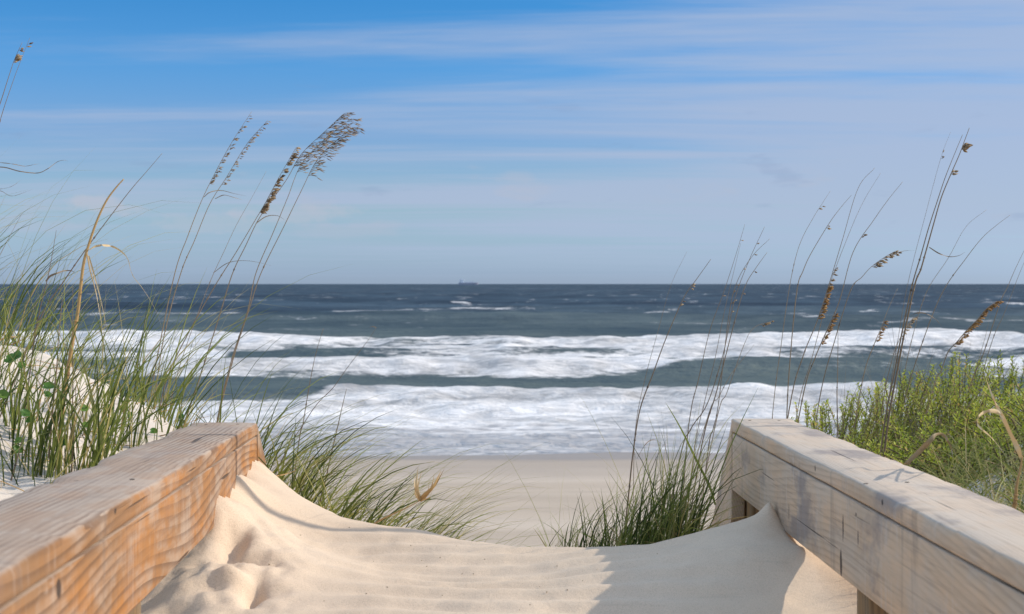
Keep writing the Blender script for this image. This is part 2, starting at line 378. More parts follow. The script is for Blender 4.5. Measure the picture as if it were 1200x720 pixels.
def railing(O, A, s, width, cap, board, mat, label, seed, stair_dx, posts):
    """s = +1 when the outside of the walkway lies towards +X"""
    root = empty('wooden_railing', (O.x+s*.08, O.y, -1.2), label, 'railing')
    L = 3.3
    def span(a, b): return (min(a, b), max(a, b))
    x0, x1 = span(0, s*width)
    beam('cap_board', mat, root, O, A, x0, x1, -L, 0, -cap, 0, .006 if s < 0 else .005, .005, seed=seed)
    x0, x1 = span(s*.0015, s*.038)
    beam('side_board', mat, root, O, A, x0, x1, -L, -.004, -cap-.003-board, -cap-.003, .002, .003, seed=seed+1)
    for Y, dx in posts:                                     # square posts between the side boards
        x0, x1 = span(s*.041, s*.135)
        px = O.x+(O.y-Y)*(.081 if s < 0 else -.0122)
        top = (lz if s < 0 else rz)(Y)-cap-.004
        beam('post', M['post'], root, (px, Y, 0), UP, x0, x1, -1.7, top, -.045, .045, .004, .004, .1, seed=seed+5)
    for Y, dx in posts:                                     # nail heads over each post
        for k in (.25, .72):
            o3 = Vector((O.x+(O.y-Y)*(.081 if s < 0 else -.0122)+s*width*k, Y+random.uniform(-.02, .02), (lz if s < 0 else rz)(Y)))
            nv = [(.0042*math.cos(q*math.pi/5), .0042*math.sin(q*math.pi/5), .0006) for q in range(10)]+[(.0046*math.cos(q*math.pi/5), .0046*math.sin(q*math.pi/5), -.003) for q in range(10)]
            link_mesh('nail', nv, [tuple(range(10))]+[(q, (q+1) % 10, 10+(q+1) % 10, 10+q)[::-1] for q in range(10)], M['litter'], root, loc=o3-Vector(root.location))
    # the stair rail that dives down the face of the dune
    sl = math.tan(R(41.5)); run = 2.4
    H = (cap+board+.003)/math.cos(R(41.5))+.012
    def prism(name, xa, xb, ztop, zbot, sd):
        V = []; n = 40
        for i in range(n+1):
            y = .004+run*i/n
            for X in (xa, xb):
                w = (float(fbm(y*8, X*20, 200+sd, 3))-.5)*.006
                V.append((X+stair_dx*y, y, -ztop-sl*y+w)); V.append((X+stair_dx*y, y, -zbot-sl*y+w*.4))
        Fc = [(4*i+a, 4*i+b, 4*i+4+b, 4*i+4+a) for i in range(n) for a, b in ((0, 1), (1, 3), (3, 2), (2, 0))]+[(0, 2, 3, 1), (4*n, 4*n+1, 4*n+3, 4*n+2)]
        o = link_mesh(name, V, Fc, mat, root, loc=Vector(O)-Vector(root.location))
        bm = bmesh.new(); bm.from_mesh(o.data); bmesh.ops.recalc_face_normals(bm, faces=bm.faces); bmesh.ops.bevel(bm, geom=[e for e in bm.edges if e.calc_face_angle(0) > .8], offset=.003, segments=2, affect='EDGES'); bm.to_mesh(o.data); bm.free()
        # lean the grain along the slope
        o.data.transform(Matrix.Rotation(R(41.5), 4, 'X')); o.rotation_euler = (-R(41.5), 0, 0)
        return o
    prism('stair_board', s*.0015, s*.038, .001, H, seed)
    prism('stair_cap', s*.040, s*width, .001, .05, seed+1)
    prism('stair_board', s*(width-.038), s*width-.002*s, .054, H, seed+2)
    return root
railing(LO, LA, -1, .188, .038, .138, M['wood_l'], 'weathered orange brown wooden railing lit by the sun, grass behind it', 1, .0, [(4.05, 0), (2.42, 0)])
railing(RO, RA, +1, .170, .037, .160, M['wood_r'], 'pale grey brown wooden railing in shade with green shrubs behind it', 11, .0, [(3.94, 0), (2.60, 0)])

# a slim marker post standing in the dune just outside the photograph: its long shadow crosses both railings and the drift
mp = empty('marker_post', (1.5, 3.87, gz(1.5, 3.87)), 'slim weathered wooden marker post in the dune beyond the right railing', 'post')
beam('shaft', M['post'], mp, (1.5, 3.87, 0), UP, -.013, .013, -1.0, .93, -.013, .013, .002, .004, .1, seed=31)
beam('cap', M['post'], mp, (1.5, 3.87, 0), UP, -.018, .018, .932, .955, -.018, .018, .001, .004, .02, seed=32)

# ------------------------------------------------------------------ sea
def sea_material():
    t = NT('sea_water'); c = t.coord('Object'); foam = t.attr('foam'); thin = t.attr('thin')
    sep = t.n('ShaderNodeSeparateXYZ'); t.L.new(c, sep.inputs[0]); Yv = sep.outputs[1]
    near = t.ss(260, 90, Yv)
    n1 = t.noise(t.mapping(c, (.10, .30, 1)), 1, 6, .62, .6)
    n2 = t.noise(t.mapping(c, (.9, 2.2, 1)), 1, 6, .68, .8)
    n3 = t.noise(t.mapping(c, (4, 8, 1)), 1, 4, .65)
    pat = t.math('ADD', t.math('ADD', t.math('MULTIPLY', n1, .42), t.math('MULTIPLY', n2, .40)), t.math('MULTIPLY', n3, .18))
    fm = t.ss(.43, .74, t.math('ADD', t.math('MULTIPLY', t.math('SUBTRACT', pat, .5), 2.3), foam))
    # whitecaps on the open sea
    wc = t.noise(t.mapping(c, (.12, .15, 1)), 1, 5, .62, .4)
    wc2 = t.noise(t.mapping(c, (.006, .010, 1), (0, 0, 0), (3, 7, 0)), 1, 2, .5)
    cap = t.math('MULTIPLY', t.ss(.62, .68, t.math('ADD', wc, t.math('MULTIPLY', t.math('SUBTRACT', wc2, .5), .16))), t.ss(125, 150, Yv))
    fm = t.math('MAXIMUM', fm, t.math('MULTIPLY', cap, .75))
    # colour of the water body: grey green over the bars, deep blue offshore
    deep = t.ss(95, 230, Yv)
    tex = t.math('ADD', t.math('MULTIPLY', t.noise(t.mapping(c, (.02, .07, 1)), 1, 5, .65), .5), t.math('MULTIPLY', t.noise(t.mapping(c, (.035, .011, 1)), 1, 5, .7), .5))
    body = t.mix(deep, t.ramp(tex, [(.38, (.022, .042, .048)), (.62, (.115, .132, .105))]), t.ramp(tex, [(.42, (.003, .011, .020)), (.58, (.044, .070, .088))]))
    body = t.mix(t.math('MULTIPLY', thin, .9), body, t.mix(t.ss(.35, .65, n2), (.36, .315, .28, 1), (.60, .54, .48, 1)))
    chop = t.math('ADD', t.noise(t.mapping(c, (.22, .5, 1)), 1, 5, .65), t.math('MULTIPLY', t.noise(t.mapping(c, (1.6, 2.6, 1)), 1, 4, .6), .25))
    nor = t.bump(chop, .75, 1.0)
    df = t.n('ShaderNodeBsdfDiffuse'); t.L.new(body, df.inputs[0]); t.L.new(nor, df.inputs[2])
    gl = t.n('ShaderNodeBsdfGlossy'); gl.inputs['Roughness'].default_value = .28; t.L.new(nor, gl.inputs['Normal'])
    wm = t.n('ShaderNodeMixShader'); t.put(wm.inputs[0], t.math('ADD', .10, t.math('MULTIPLY', thin, .04))); t.L.new(df.outputs[0], wm.inputs[1]); t.L.new(gl.outputs[0], wm.inputs[2]); wat = wm.outputs[0]
    nf = t.bump(t.math('ADD', t.math('MULTIPLY', n2, .5), t.math('MULTIPLY', n3, .35)), .7, .35)
    fo = t.bsdf(t.mix(t.math('ADD', t.math('MULTIPLY', t.ss(.36, .64, n2), .55), t.math('MULTIPLY', t.ss(.38, .62, n1), .45)), (.38, .355, .325, 1), (.95, .87, .78, 1)), .9, .1, nf, out=False)
    mx = t.n('ShaderNodeMixShader'); t.L.new(fm, mx.inputs[0]); t.L.new(wat, mx.inputs[1]); t.L.new(fo, mx.inputs[2]); t.out(mx.outputs[0])
    return t.m
M['sea'] = sea_material()
rows = np.concatenate([np.arange(31, 62, .16), np.arange(62, 135, .28), np.geomspace(135.3, 600, 190), np.geomspace(610, 60000, 60)])
sx = np.linspace(-1, 1, 460)
SY = rows[:, None]*np.ones_like(sx)[None]; half = 34+.62*np.maximum(rows-31, 0)+np.where(rows > 600, (rows-600)*.6, 0)
SX = sx[None]*half[:, None]
def ridge(yc, back, front):
    d = SY-yc; return np.exp(-(np.where(d > 0, d/back, d/front))**2)
wob = lambda s, sc_, a: (fbm(SX/sc_, SY*0+s, 300+s, 4)-.5)*2*a
Z = np.full(SX.shape, SEA)
ddeep = sstep(38, 120, SY)
Z += ddeep*((fbm(SX/26, SY/9, 310, 4)-.5)*1.1*sstep(3000, 300, SY)+(fbm(SX/6, SY/3, 311, 3)-.5)*.28*sstep(500, 150, SY))
Z += (fbm(SX/2.2, SY/1.1, 312, 4)-.5)*.22*sstep(38, 48, SY)*sstep(200, 100, SY)
foam = np.zeros(SX.shape)
def breaker(yc, h, back, front, seed, wlen, lo, hi, crest=.5, spread=6, wa=2.5):
    global Z, foam
    c = yc+wob(seed, wlen, wa)+(fbm(SX/4.5, SY/6, 360+seed, 4)-.5)*wa*1.1
    hh = h*(.55+.9*fbm(SX/wlen*1.3, SY*0+3, 320+seed, 3))
    rg = ridge(c, back, front); Z = Z+hh*rg
    br = sstep(lo, hi, fbm(SX/(wlen*.8), SY*0+5, 330+seed, 3))        # where along its length the wave has broken
    d = SY-c
    f = np.where(d > 0, np.exp(-(d/(back*.35))**2), np.exp(-(d/spread)**2))
    foam = np.maximum(foam, (crest+.35*br)*f*(.25+.75*br))
breaker(98, .95, 7, 3.0, 1, 40, .10, .35, .55, 11, 4)
breaker(86, .45, 4, 2.5, 7, 22, .22, .5, .50, 9, 4)
breaker(67, .75, 5, 2.2, 2, 22, .36, .52, .55, 2.6, 2.2)
breaker(76.5, .65, 4, 2, 9, 13, .42, .60, .52, 3, 2)
breaker(49.6, .52, 3.2, 1.3, 3, 15, .30, .46, .58, 5.0, .9)
breaker(47.2, .22, 1.6, .9, 4, 12, .28, .42, .62, 4, .9)
for yc, h, lo in ((150, .9, .5), (190, 1.0, .55), (245, 1.0, .55)): breaker(yc, h, 9, 5, int(yc), 40, lo+.1, lo+.2, .16, 1.6, 5)
# lacy foam left lying between the lines, most of it where the waves break over the bar
foam += sstep(33, 40, SY)*sstep(105, 98, SY)*(.27+.34*(fbm(SX/11, SY/5, 350, 4)-.5)*2.3)
foam += .04*sstep(69, 74, SY)*sstep(103, 96, SY)
foam -= .27*np.exp(-((SY-57.5)/4.6)**2)*np.clip(3.2*fbm(SX/9, SY/4, 351, 4)-.85, 0, 1.3)
foam += .30*np.exp(-((SY-46.3)/2.2)**2)
# wash running up the sand
foam += .10*np.exp(-((SY-40)/3)**2)
for yc, a, s_ in ((42.6, .30, 21), (39.6, .22, 22), (37.3, .16, 23)):
    c = yc+wob(s_, 9, .7); d = SY-c
    foam += a*np.exp(-np.where(d > 0, d/.9, d/.22)**2)*(.5+fbm(SX/5, SY*0+1, 340+s_, 3)); Z += .07*np.exp(-np.where(d > 0, d/1.2, d/.3)**2)
thin = sstep(49, 43, SY)
foam -= .10*sstep(44, 42, SY)*sstep(36.2, 37.5, SY)
surf = sstep(36, 42, SY)*sstep(112, 100, SY)
foam += surf*((fbm(SX/3.2, SY/2.2, 370, 4)-.5)*.30+(fbm(SX/9, SY/2.5, 371, 4)-.5)*.46)
Z += surf*np.clip(foam, 0, 1)*(fbm(SX/1.6, SY/1.2, 372, 4)-.5)*.34
GZs = ground(SX[:60], SY[:60], False)
dep = Z[:60]-GZs
edge = np.exp(-((dep-.015)/.03)**2); foam[:60] += .40*edge
s_ = grid_mesh('sea', SX, SY, Z, M['sea'], {'foam': foam, 'thin': thin}); tag(s_, kind='structure')

# ------------------------------------------------------------------ cargo ship on the horizon
def ship():
    D = 9000.0; k = D/F
    x0, x1 = (537.3-CX)*k, (560.8-CX)*k; Lh = x1-x0
    root = empty('cargo_ship', (x0, D, SEA), 'tiny grey cargo ship with pale stern superstructure on the horizon', 'ship')
    hull = plain('ship_hull', (.40, .40, .46), .6, .3, .1, .05); white = plain('ship_white', (.92, .90, .90), .6, .3, .05, .1); grey = plain('ship_grey', (.60, .60, .66), .6, .3, .1, .1)
    st = [(0, 8, 12.5), (.06, 10, 12), (.5, 10.5, 11.5), (.85, 10, 12), (.95, 6, 14), (1.0, .6, 15.5)]
    V = []; Fc = []
    for u, w, h in st: V += [(u*Lh, -w, h), (u*Lh*.985+.5, -w*.8, -2), (u*Lh*.985+.5, w*.8, -2), (u*Lh, w, h)]
    for i in range(len(st)-1):
        for j in range(4): Fc.append((4*i+j, 4*i+(j+1) % 4, 4*i+4+(j+1) % 4, 4*i+4+j))
    Fc += [(0, 1, 2, 3), (23, 22, 21, 20)]
    link_mesh('hull', V, Fc, hull, root)
    def box(name, a, b, w, z0, z1, m, inset=.8):
        V = [(a, -w, z0), (b, -w, z0), (b, w, z0), (a, w, z0), (a+inset, -w+inset, z1), (b-inset, -w+inset, z1), (b-inset, w-inset, z1), (a+inset, w-inset, z1)]
        return link_mesh(name, V, [(3, 2, 1, 0), (4, 5, 6, 7), (0, 1, 5, 4), (1, 2, 6, 5), (2, 3, 7, 6), (3, 0, 4, 7)], m, root)
    box('superstructure', .11*Lh, .27*Lh, 9, 12, 27, white); box('bridge', .12*Lh, .25*Lh, 10.5, 27.2, 32, white); box('funnel', .06*Lh, .11*Lh, 4, 12, 33, grey, .6)
    box('mast', .16*Lh, .19*Lh, 1.5, 32.2, 37, grey, .5)
    for u in (.40, .56, .72): box('hatch_cover', (u-.06)*Lh, (u+.06)*Lh, 7, 11.6, 15.5, grey)
    for u in (.48, .64): box('deck_crane', (u-.012)*Lh, (u+.012)*Lh, 1.6, 11.6, 24, grey, .3)
ship()

# ------------------------------------------------------------------ plants
class Buf:
    def __init__(s): s.v = []; s.f = []; s.t = []
    def ribbon(s, path, w0, tint, fold=.5, twist=0.0, taper=.75, tip=None, basew=.6):
        """a folded blade along a list of 3-D points: three verts across, so it never vanishes edge-on"""
        path = np.asarray(path); n = len(path)
        tg = np.gradient(path, axis=0); tg /= np.linalg.norm(tg, axis=1)[:, None]+1e-9
        ref = np.array((math.cos(twist), math.sin(twist), .15))
        i0 = len(s.v)
        for i in range(n):
            t = i/(n-1); side = np.cross(tg[i], ref); L = np.linalg.norm(side)
            side = side/L if L > 1e-4 else np.array((1., 0, 0))
            up = np.cross(side, tg[i])
            w = w0*(basew+(1-basew)*min(1, t*5))*max(.04, (1-t)**taper)
            s.v += [path[i]-side*w*.5+up*w*fold*.5, path[i], path[i]+side*w*.5+up*w*fold*.5]
            c = tint if tip is None else tint+(tip-tint)*t
            s.t += [c, c, c]
            if i: 
                k = i0+3*i
                s.f += [(k-3, k-2, k+1, k), (k-2, k-1, k+2, k+1)]
    def tube(s, path, r0, r1, tint, n=5, tip=None):
        path = np.asarray(path, float); m = len(path)
        tg = np.gradient(path, axis=0); tg /= np.linalg.norm(tg, axis=1)[:, None]+1e-9
        i0 = len(s.v)
        for i in range(m):
            a = np.cross(tg[i], (0, 1, .01)); a /= np.linalg.norm(a)+1e-9; b = np.cross(tg[i], a)
            r = r0+(r1-r0)*i/(m-1); c = tint if tip is None else tint+(tip-tint)*i/(m-1)
            for j in range(n):
                q = 2*math.pi*j/n; s.v.append(path[i]+a*r*math.cos(q)+b*r*math.sin(q)); s.t.append(c)
            if i:
                for j in range(n):
                    k = i0+n*(i-1); s.f.append((k+j, k+(j+1) % n, k+n+(j+1) % n, k+n+j))
        s.f.append(tuple(i0+n*(m-1)+j for j in range(n)))
    def lens(s, c, d, L, W, T, tint):
        """a flat oval spikelet: pointed at both ends, thicker in the middle"""
        d = np.asarray(d, float); d /= np.linalg.norm(d)+1e-9
        a = np.cross(d, (random.uniform(-.6, .6), 1, random.uniform(-.6, .6))); a /= np.linalg.norm(a)+1e-9; b = np.cross(d, a)
        i = len(s.v); c = np.asarray(c)
        s.v += [c, c+d*L*.35+a*W*.5, c+d*L*.35+b*T*.5, c+d*L*.35-a*W*.5, c+d*L*.35-b*T*.5, c+d*L*.72+a*W*.36, c+d*L*.72-a*W*.36, c+d*L]
        s.t += [tint]*8
        s.f += [(i, i+1, i+2), (i, i+2, i+3), (i, i+3, i+4), (i, i+4, i+1), (i+1, i+5, i+2), (i+5, i+7, i+2), (i+2, i+7, i+6), (i+2, i+6, i+3), (i+3, i+6, i+4), (i+6, i+7, i+4), (i+4, i+7, i+5), (i+4, i+5, i+1)]
    def leaf(s, c, d, nrm, L, W, tint):
        i = len(s.v); side = np.cross(d, nrm); side /= np.linalg.norm(side)+1e-9
        s.v += [c, c+d*L*.5+side*W*.5+nrm*W*.14, c+d*L, c+d*L*.5-side*W*.5+nrm*W*.14, c+d*L*.5]
        s.t += [tint]*5
        s.f += [(i, i+1, i+4), (i+1, i+2, i+4), (i+2, i+3, i+4), (i+3, i, i+4)]
    def build(s, name, mat, parent=None, smooth=True):
        o = np.array(parent.location) if parent else np.zeros(3)
        return link_mesh(name, np.array(s.v)-o, s.f, mat, parent, smooth, {'tint': s.t})
def catmull(p, sub=6):
    p = np.asarray(p, float)
    if len(p) < 3: 
        t = np.linspace(0, 1, sub+1)[:, None]; return p[0]*(1-t)+p[-1]*t
    q = np.vstack([2*p[0]-p[1], p, 2*p[-1]-p[-2]]); out = []
    for i in range(1, len(q)-2):
        for k in range(sub):
            t = k/sub; a, b, c, d = q[i-1], q[i], q[i+1], q[i+2]
            out.append(.5*(2*b+(c-a)*t+(2*a-5*b+4*c-d)*t*t+(3*b-a-3*c+d)*t**3))
    out.append(p[-1]); return np.array(out)
def blade_path(b, L, th0, th1, az, n=6, pw=1.3):
    p = [np.array(b, float)]; h = np.array((math.cos(az), math.sin(az), 0))
    for i in range(n):
        th = th0+(th1-th0)*((i+.5)/n)**pw
        p.append(p[-1]+(h*math.sin(th)+np.array((0, 0, 1))*math.cos(th))*L/n)
    return np.array(p)
def in_wind(buf, b, L, w, tint, lean=.25, bend=1.0, spread=.9, tip=None):
    az = random.gauss(0, spread)
    if random.random() < .12: az += math.pi*random.uniform(.6, 1.4); bend *= .5
    buf.ribbon(blade_path(b, L, max(0, random.gauss(lean, .15)), max(.15, random.gauss(lean+bend, .35)), az), w, tint, .5, random.uniform(0, 6.28), .7, tip)

# ---- tall sea oat stalks, each one a plant of its own
def stalk(name, label, group, Y, path, r=.0035, tint=.4, seeds=None, leaves=(), dY=0.0, mat='stalk', cat='sea oats', tops=None, root_down=True):
    n = len(path)
    p3 = [P(px, py, Y+dY*i/max(1, n-1)) for i, (px, py) in enumerate(path)]
    if root_down:                                                   # carry the stem down to the sand it grows from
        d = p3[0]-p3[1]; d = d/np.linalg.norm(d); d[0] *= .6
        q = p3[0].copy(); k = 0
        while q[2] > gz(q[0], q[1])-.03 and k < 80: q = q+d*.025; k += 1
        if k: p3 = [q]+p3
    root = empty(name, p3[0], label, cat, group)
    c = catmull(p3, 7)
    r *= .62; b = Buf(); b.tube(c, r, r*.25, tint, 6, min(1, tint+.15))
    for _ in range(max(2, len(c)//9)):                              # swollen nodes with a sheath
        i = random.randrange(1, len(c)//2+1); b.tube([c[i]-(c[i+1]-c[i])*.15, c[i], c[i]+(c[i+1]-c[i])*.25], r*1.35, r*.9, max(0, tint-.15), 6)
    b.build('stem', M[mat], root)
    if seeds:
        for (t0, t1, num, L, W, m, spread) in seeds:
            s = Buf(); few = num <= 16
            for _ in range(num):
                if few: s = Buf()
                t = random.uniform(t0, t1); i = min(len(c)-2, int(t*(len(c)-1))); f = t*(len(c)-1)-i
                a = c[i]*(1-f)+c[i+1]*f; tg = c[i+1]-c[i]; tg = tg/np.linalg.norm(tg)
                out = spread*random.uniform(.15, 1)
                d = tg*random.uniform(.4, 1)+np.array((random.uniform(.1, .9), random.gauss(0, .35), random.uniform(-.45, .15)))
                d /= np.linalg.norm(d)
                e = a+d*out*.6+np.array((0, 0, -.12*out))
                s.tube([a, (a+e)/2+tg*out*.1, e], .0006, .0005, .35, 3)
                d2 = d+np.array((.3, 0, random.uniform(-.9, .2)))
                s.lens(e, d2, L*random.uniform(.7, 1.2), W*random.uniform(.7, 1.15), W*.3, random.random())
                if few: s.build('spikelet', M[m], root)
            if not few: s.build('seed_head', M[m], root)
    for (lp, w, tn) in leaves:
        s = Buf(); q = catmull([P(x, y, Y+dY*.4+random.uniform(-.02, .02)*j) for j, (x, y) in enumerate(lp)], 6)
        s.ribbon(q, w, tn, .5, random.uniform(0, 6), .8, min(1, tn+.1)); s.build('leaf', M['straw' if tn > .75 else 'stalk'] if mat != 'grass' else M['grass'], root)
    return root
OATS_L, OATS_R = 'sea oat stalks on the left dune', 'sea oat stalks right of the path'
# left dune
stalk('sea_oat_stalk', 'slender pale stalk with fringed tip, the taller and left one of a thin pair', OATS_L, 4.8, [(175,480),(185,415),(205,320),(220,277),(236,236),(251,205),(271,168),(295,131)], .0034, .55,
      [(.70, .99, 60, .013, .004, 'seed', .018)], [([(239,231),(246,225.5),(259,223.5),(274,227),(289,230)], .004, .4)], .1)
stalk('sea_oat_stalk', 'slender pale stalk with fringed tip just right of its slightly taller twin', OATS_L, 4.85, [(180,480),(192,395),(212,320),(228,282),(246,239),(266,207),(290,168),(314,141)], .0034, .55,
      [(.70, .99, 55, .013, .004, 'seed', .018)], [([(252,233),(262,229),(275,232),(284,234.6)], .004, .4)], .1)
stalk('sea_oat_stalk', 'brown stalk with the chunky dark seed clusters left of the feathery plume', OATS_L, 4.7, [(185,490),(197,440),(220,392),(252,335),(276,297),(298,260),(312,236),(328,206),(347,173)], .0036, .4,
      [(.71, 1.0, 95, .017, .0075, 'seed', .02), (.70, .74, 7, .018, .009, 'seed', .012)], (), .1)
stalk('sea_oat_stalk', 'tallest stalk of the feathery wind-blown plume left of the path', OATS_L, 4.75, [(217,495),(230,455),(255,377),(272,322),(288,288),(305,254),(335,212),(353,181),(381,154),(402,134)], .0036, .4,
      [(.74, 1.0, 95, .024, .0032, 'seed', .05)], [([(300,262),(312,254),(325,253),(335,259)], .004, .45)], .1)
stalk('sea_oat_stalk', 'middle stalk of the feathery wind-blown plume left of the path', OATS_L, 4.7, [(255,490),(272,420),(290,365),(300,320),(320,273),(337,232),(353,193),(381,163),(410,140)], .0034, .45,
      [(.74, 1.0, 95, .024, .0032, 'seed', .05)], (), .1)
stalk('sea_oat_stalk', 'rightmost stalk of the feathery wind-blown plume left of the path', OATS_L, 4.65, [(257,485),(275,415),(292,362),(306,320),(332,267),(352,226),(372,187),(396,163),(414,149)], .0034, .45,
      [(.72, 1.0, 90, .024, .0032, 'seed', .05)], (), .1)
stalk('sea_oat_stalk', 'bare hair-thin stem among the plumed stalks, without seeds', OATS_L, 4.9, [(205,450),(222,395),(246,331),(262,296),(277,264),(295,232),(312,201)], .0022, .5, None, [([(250,320),(268,308),(292,306),(320,312)], .003, .3)], .1)
stalk('dry_cane', 'thick golden broken cane rising above the horizon at far left', None, 3.5, [(66,545),(76,459),(86,395),(91.5,363),(97.5,312),(104,287),(114,258),(125,235),(136,220),(145,210)], .0098, .45, None,
      [([(104,293),(111,289),(120,288),(130,289),(138,292.5),(146,299),(150.5,307),(153,317),(157,326),(166,337),(177,354),(186,372),(190,388)], .007, .85),
       ([(102,296),(106,318),(113,345),(121,391)], .005, .9), ([(104,300),(111,325),(118,351),(127,394)], .005, .9)], .05, 'straw', 'dry cane')
stalk('dry_cane', 'dark straight cane crossing behind the golden broken cane', None, 3.7, [(46,376),(72,334),(99,294.7),(126,258),(153,223),(172,201),(190,180)], .0032, .2, None, (), .15, 'stalk', 'dry cane')
stalk('dry_cane', 'short dark cane with a curled leaf left of the golden cane', None, 3.8, [(40,400),(47,362),(55,330),(61,300),(66,270)], .0034, .1, None, [([(54,330),(59,324),(67,320.5),(77,317.5),(85,318),(88,321)], .007, .25)], .05, 'stalk', 'dry cane')
stalk('dry_cane', 'reddish brown stub standing upright just left of the golden cane', None, 3.45, [(58,526),(62.5,472),(67,425),(68.5,397),(73,351)], .0050, .38, None, (), .0, 'stalk', 'dry cane')
stalk('dry_cane', 'dark vertical stub behind the golden cane that stops at the horizon', None, 3.6, [(84,520),(85.5,450),(85,391),(85.3,336)], .0040, .3, None, (), .0, 'stalk', 'dry cane')
stalk('dry_cane', 'pale brown stub leaning beside the base of the golden cane', None, 3.4, [(84,548),(86,520),(88,480),(89,452)], .0048, .6, None, (), .0, 'stalk', 'dry cane')
stalk('dry_cane', 'thin dark stick leaning outward at the lower left behind the railing', None, 3.3, [(8,580),(18,545),(31,498)], .0040, .15, None, (), .0, 'stalk', 'dry cane')
stalk('sea_oat_stalk', 'stalk with a dark seed knot against blue sky in the top left corner', OATS_L, 3.9, [(-95,470),(-60,320),(-25,195),(0,122),(9,94),(17,70),(26,50)], .0032, .2,
      [(.80, .86, 14, .017, .009, 'seed', .012), (.92, .95, 3, .013, .006, 'seed', .012)], [([(-30,200),(-12,191),(0,191),(15,192.5),(29,195),(40,193),(47,192)], .0035, .2), ([(-30,202),(0,196),(23,201),(44,203),(56,198),(67,190),(75,188),(80,189.5)], .0035, .2), ([(-25,226),(0,222),(13,219),(25,211)], .003, .2), ([(-20,226),(0,224),(14,230),(38,222)], .003, .2)], .1)
stalk('sea_oat_stalk', 'thin stalk tipped by small spikelets behind the seed knot, top left corner', OATS_L, 4.0, [(-85,470),(-48,320),(-18,210),(0,142),(13,102),(24,72),(35,44.6)], .0026, .25,
      [(.93, .96, 2, .013, .006, 'seed', .008)], (), .1)
stalk('sea_oat_stalk', 'low bare stalk at the left edge just above the horizon', OATS_L, 4.2, [(-60,430),(-30,360),(0,299),(13,274),(26,250)], .0022, .3, None, (), .1)
stalk('sea_oat_stalk', 'dark stalk above the left railing end, upright and broken at the foam', OATS_L, 4.9, [(350,520),(355,497),(362,455),(370,415),(379,385)], .0036, .2, None, (), .0)
stalk('sea_oat_stalk', 'long bent stem slanting right from the railing end to the surf', OATS_L, 4.9, [(330,540),(357,495),(373,472),(390,455),(405,434),(420,414),(432,398),(441,384)], .0026, .15, None, [([(441,384),(437,383),(432,384)], .003, .3)], .1)
stalk('sea_oat_stalk', 'stout dark broken stick standing in the grass right of the left railing end', OATS_L, 4.7, [(375,590),(380,570),(388,533),(396,499),(401,477),(406,456)], .0050, .12, None, (), .0)
d_ = stalk('dead_seed_stalk', 'dead brown stalk with split straw husk lying over the sand crest', None, 3.82, [(430,622),(440,613),(455,605),(473,597),(485,591),(492,587)], .0055, .45, None, (), .0, 'straw', 'dead stalk')
s = Buf()
for tip, tn, w in (((517,552),.35,.016),((509,556),.5,.012),((521,549),.25,.010),((503,563),.45,.010),((490,547),.95,.013),((486,556),.9,.010),((494,553),1.0,.010),((488,565),.8,.010),((507,575),.5,.004)):
    m0 = ((492+tip[0])/2+(3 if tip[0] > 500 else -3), (586+tip[1])/2+3)
    s.ribbon(catmull([P(492,587,3.82), P(*m0, 3.82+random.uniform(-.03, .03)), P(*tip, 3.82+random.uniform(-.06, .06))], 5), w, tn, .8, random.uniform(0, 6), .8, min(1, tn+.15))
s.build('husk', M['straw'], d_)
# right of the path
stalk('sea_oat_stalk', 'dark tall stalk alone over the beach, leftmost right of the path', OATS_R, 4.35, [(731,640),(737,577),(742,530),(750,480),(766,436),(778,403),(790,374),(803,346),(818,325),(833,304)], .0044, .22, [(.82, .86, 4, .012, .006, 'seed', .008), (.75, .78, 3, .01, .005, 'seed', .006)], [([(746,538),(757,520),(768,516),(783,526)], .004, .3)], .1)
stalk('sea_oat_stalk', 'very thin stem close beside the dark lone stalk over the beach', OATS_R, 4.45, [(742,585),(745,500),(757,440),(772,385),(786,335),(805,295)], .0018, .3, None, (), .1)
for lab, path, r, sd in (
 ('stalk whose straight tip stands highest in the cluster before the right railing end', [(795,545),(809,504),(829,473),(848,413),(860.6,352),(878,305),(896,266)], .0034, 3),
 ('stalk with faint tip just below the highest in the cluster before the right railing end', [(820,535),(840,458),(860.6,378),(873,336),(886,314),(899,296)], .0034, 2),
 ('stalk bending right with a knot of seeds, in the cluster before the right railing end', [(829,535),(835.5,504),(842,473),(854,371),(864,330),(882,300),(902,280)], .003, 5),
 ('leftmost thin stem in the cluster before the right railing end', [(803,545),(810,480),(818,447),(832,387),(848,343),(862,300),(873,263)], .0028, 2),
 ('faint thin stem in the middle of the cluster before the right railing end', [(812,540),(826,470),(838,420),(850,360),(860,318),(868,285)], .0022, 0),
 ('short stem leaning right over the surf from the cluster before the right railing end', [(826,500),(842,466),(856,440),(871,420),(884,404)], .0022, 0)):
    stalk('sea_oat_stalk', lab, OATS_R, 4.4+random.uniform(-.1, .15), path, r, random.uniform(.15, .4), [(.6, .97, sd, .011, .005, 'seed', .008)] if sd else None, (), .12)
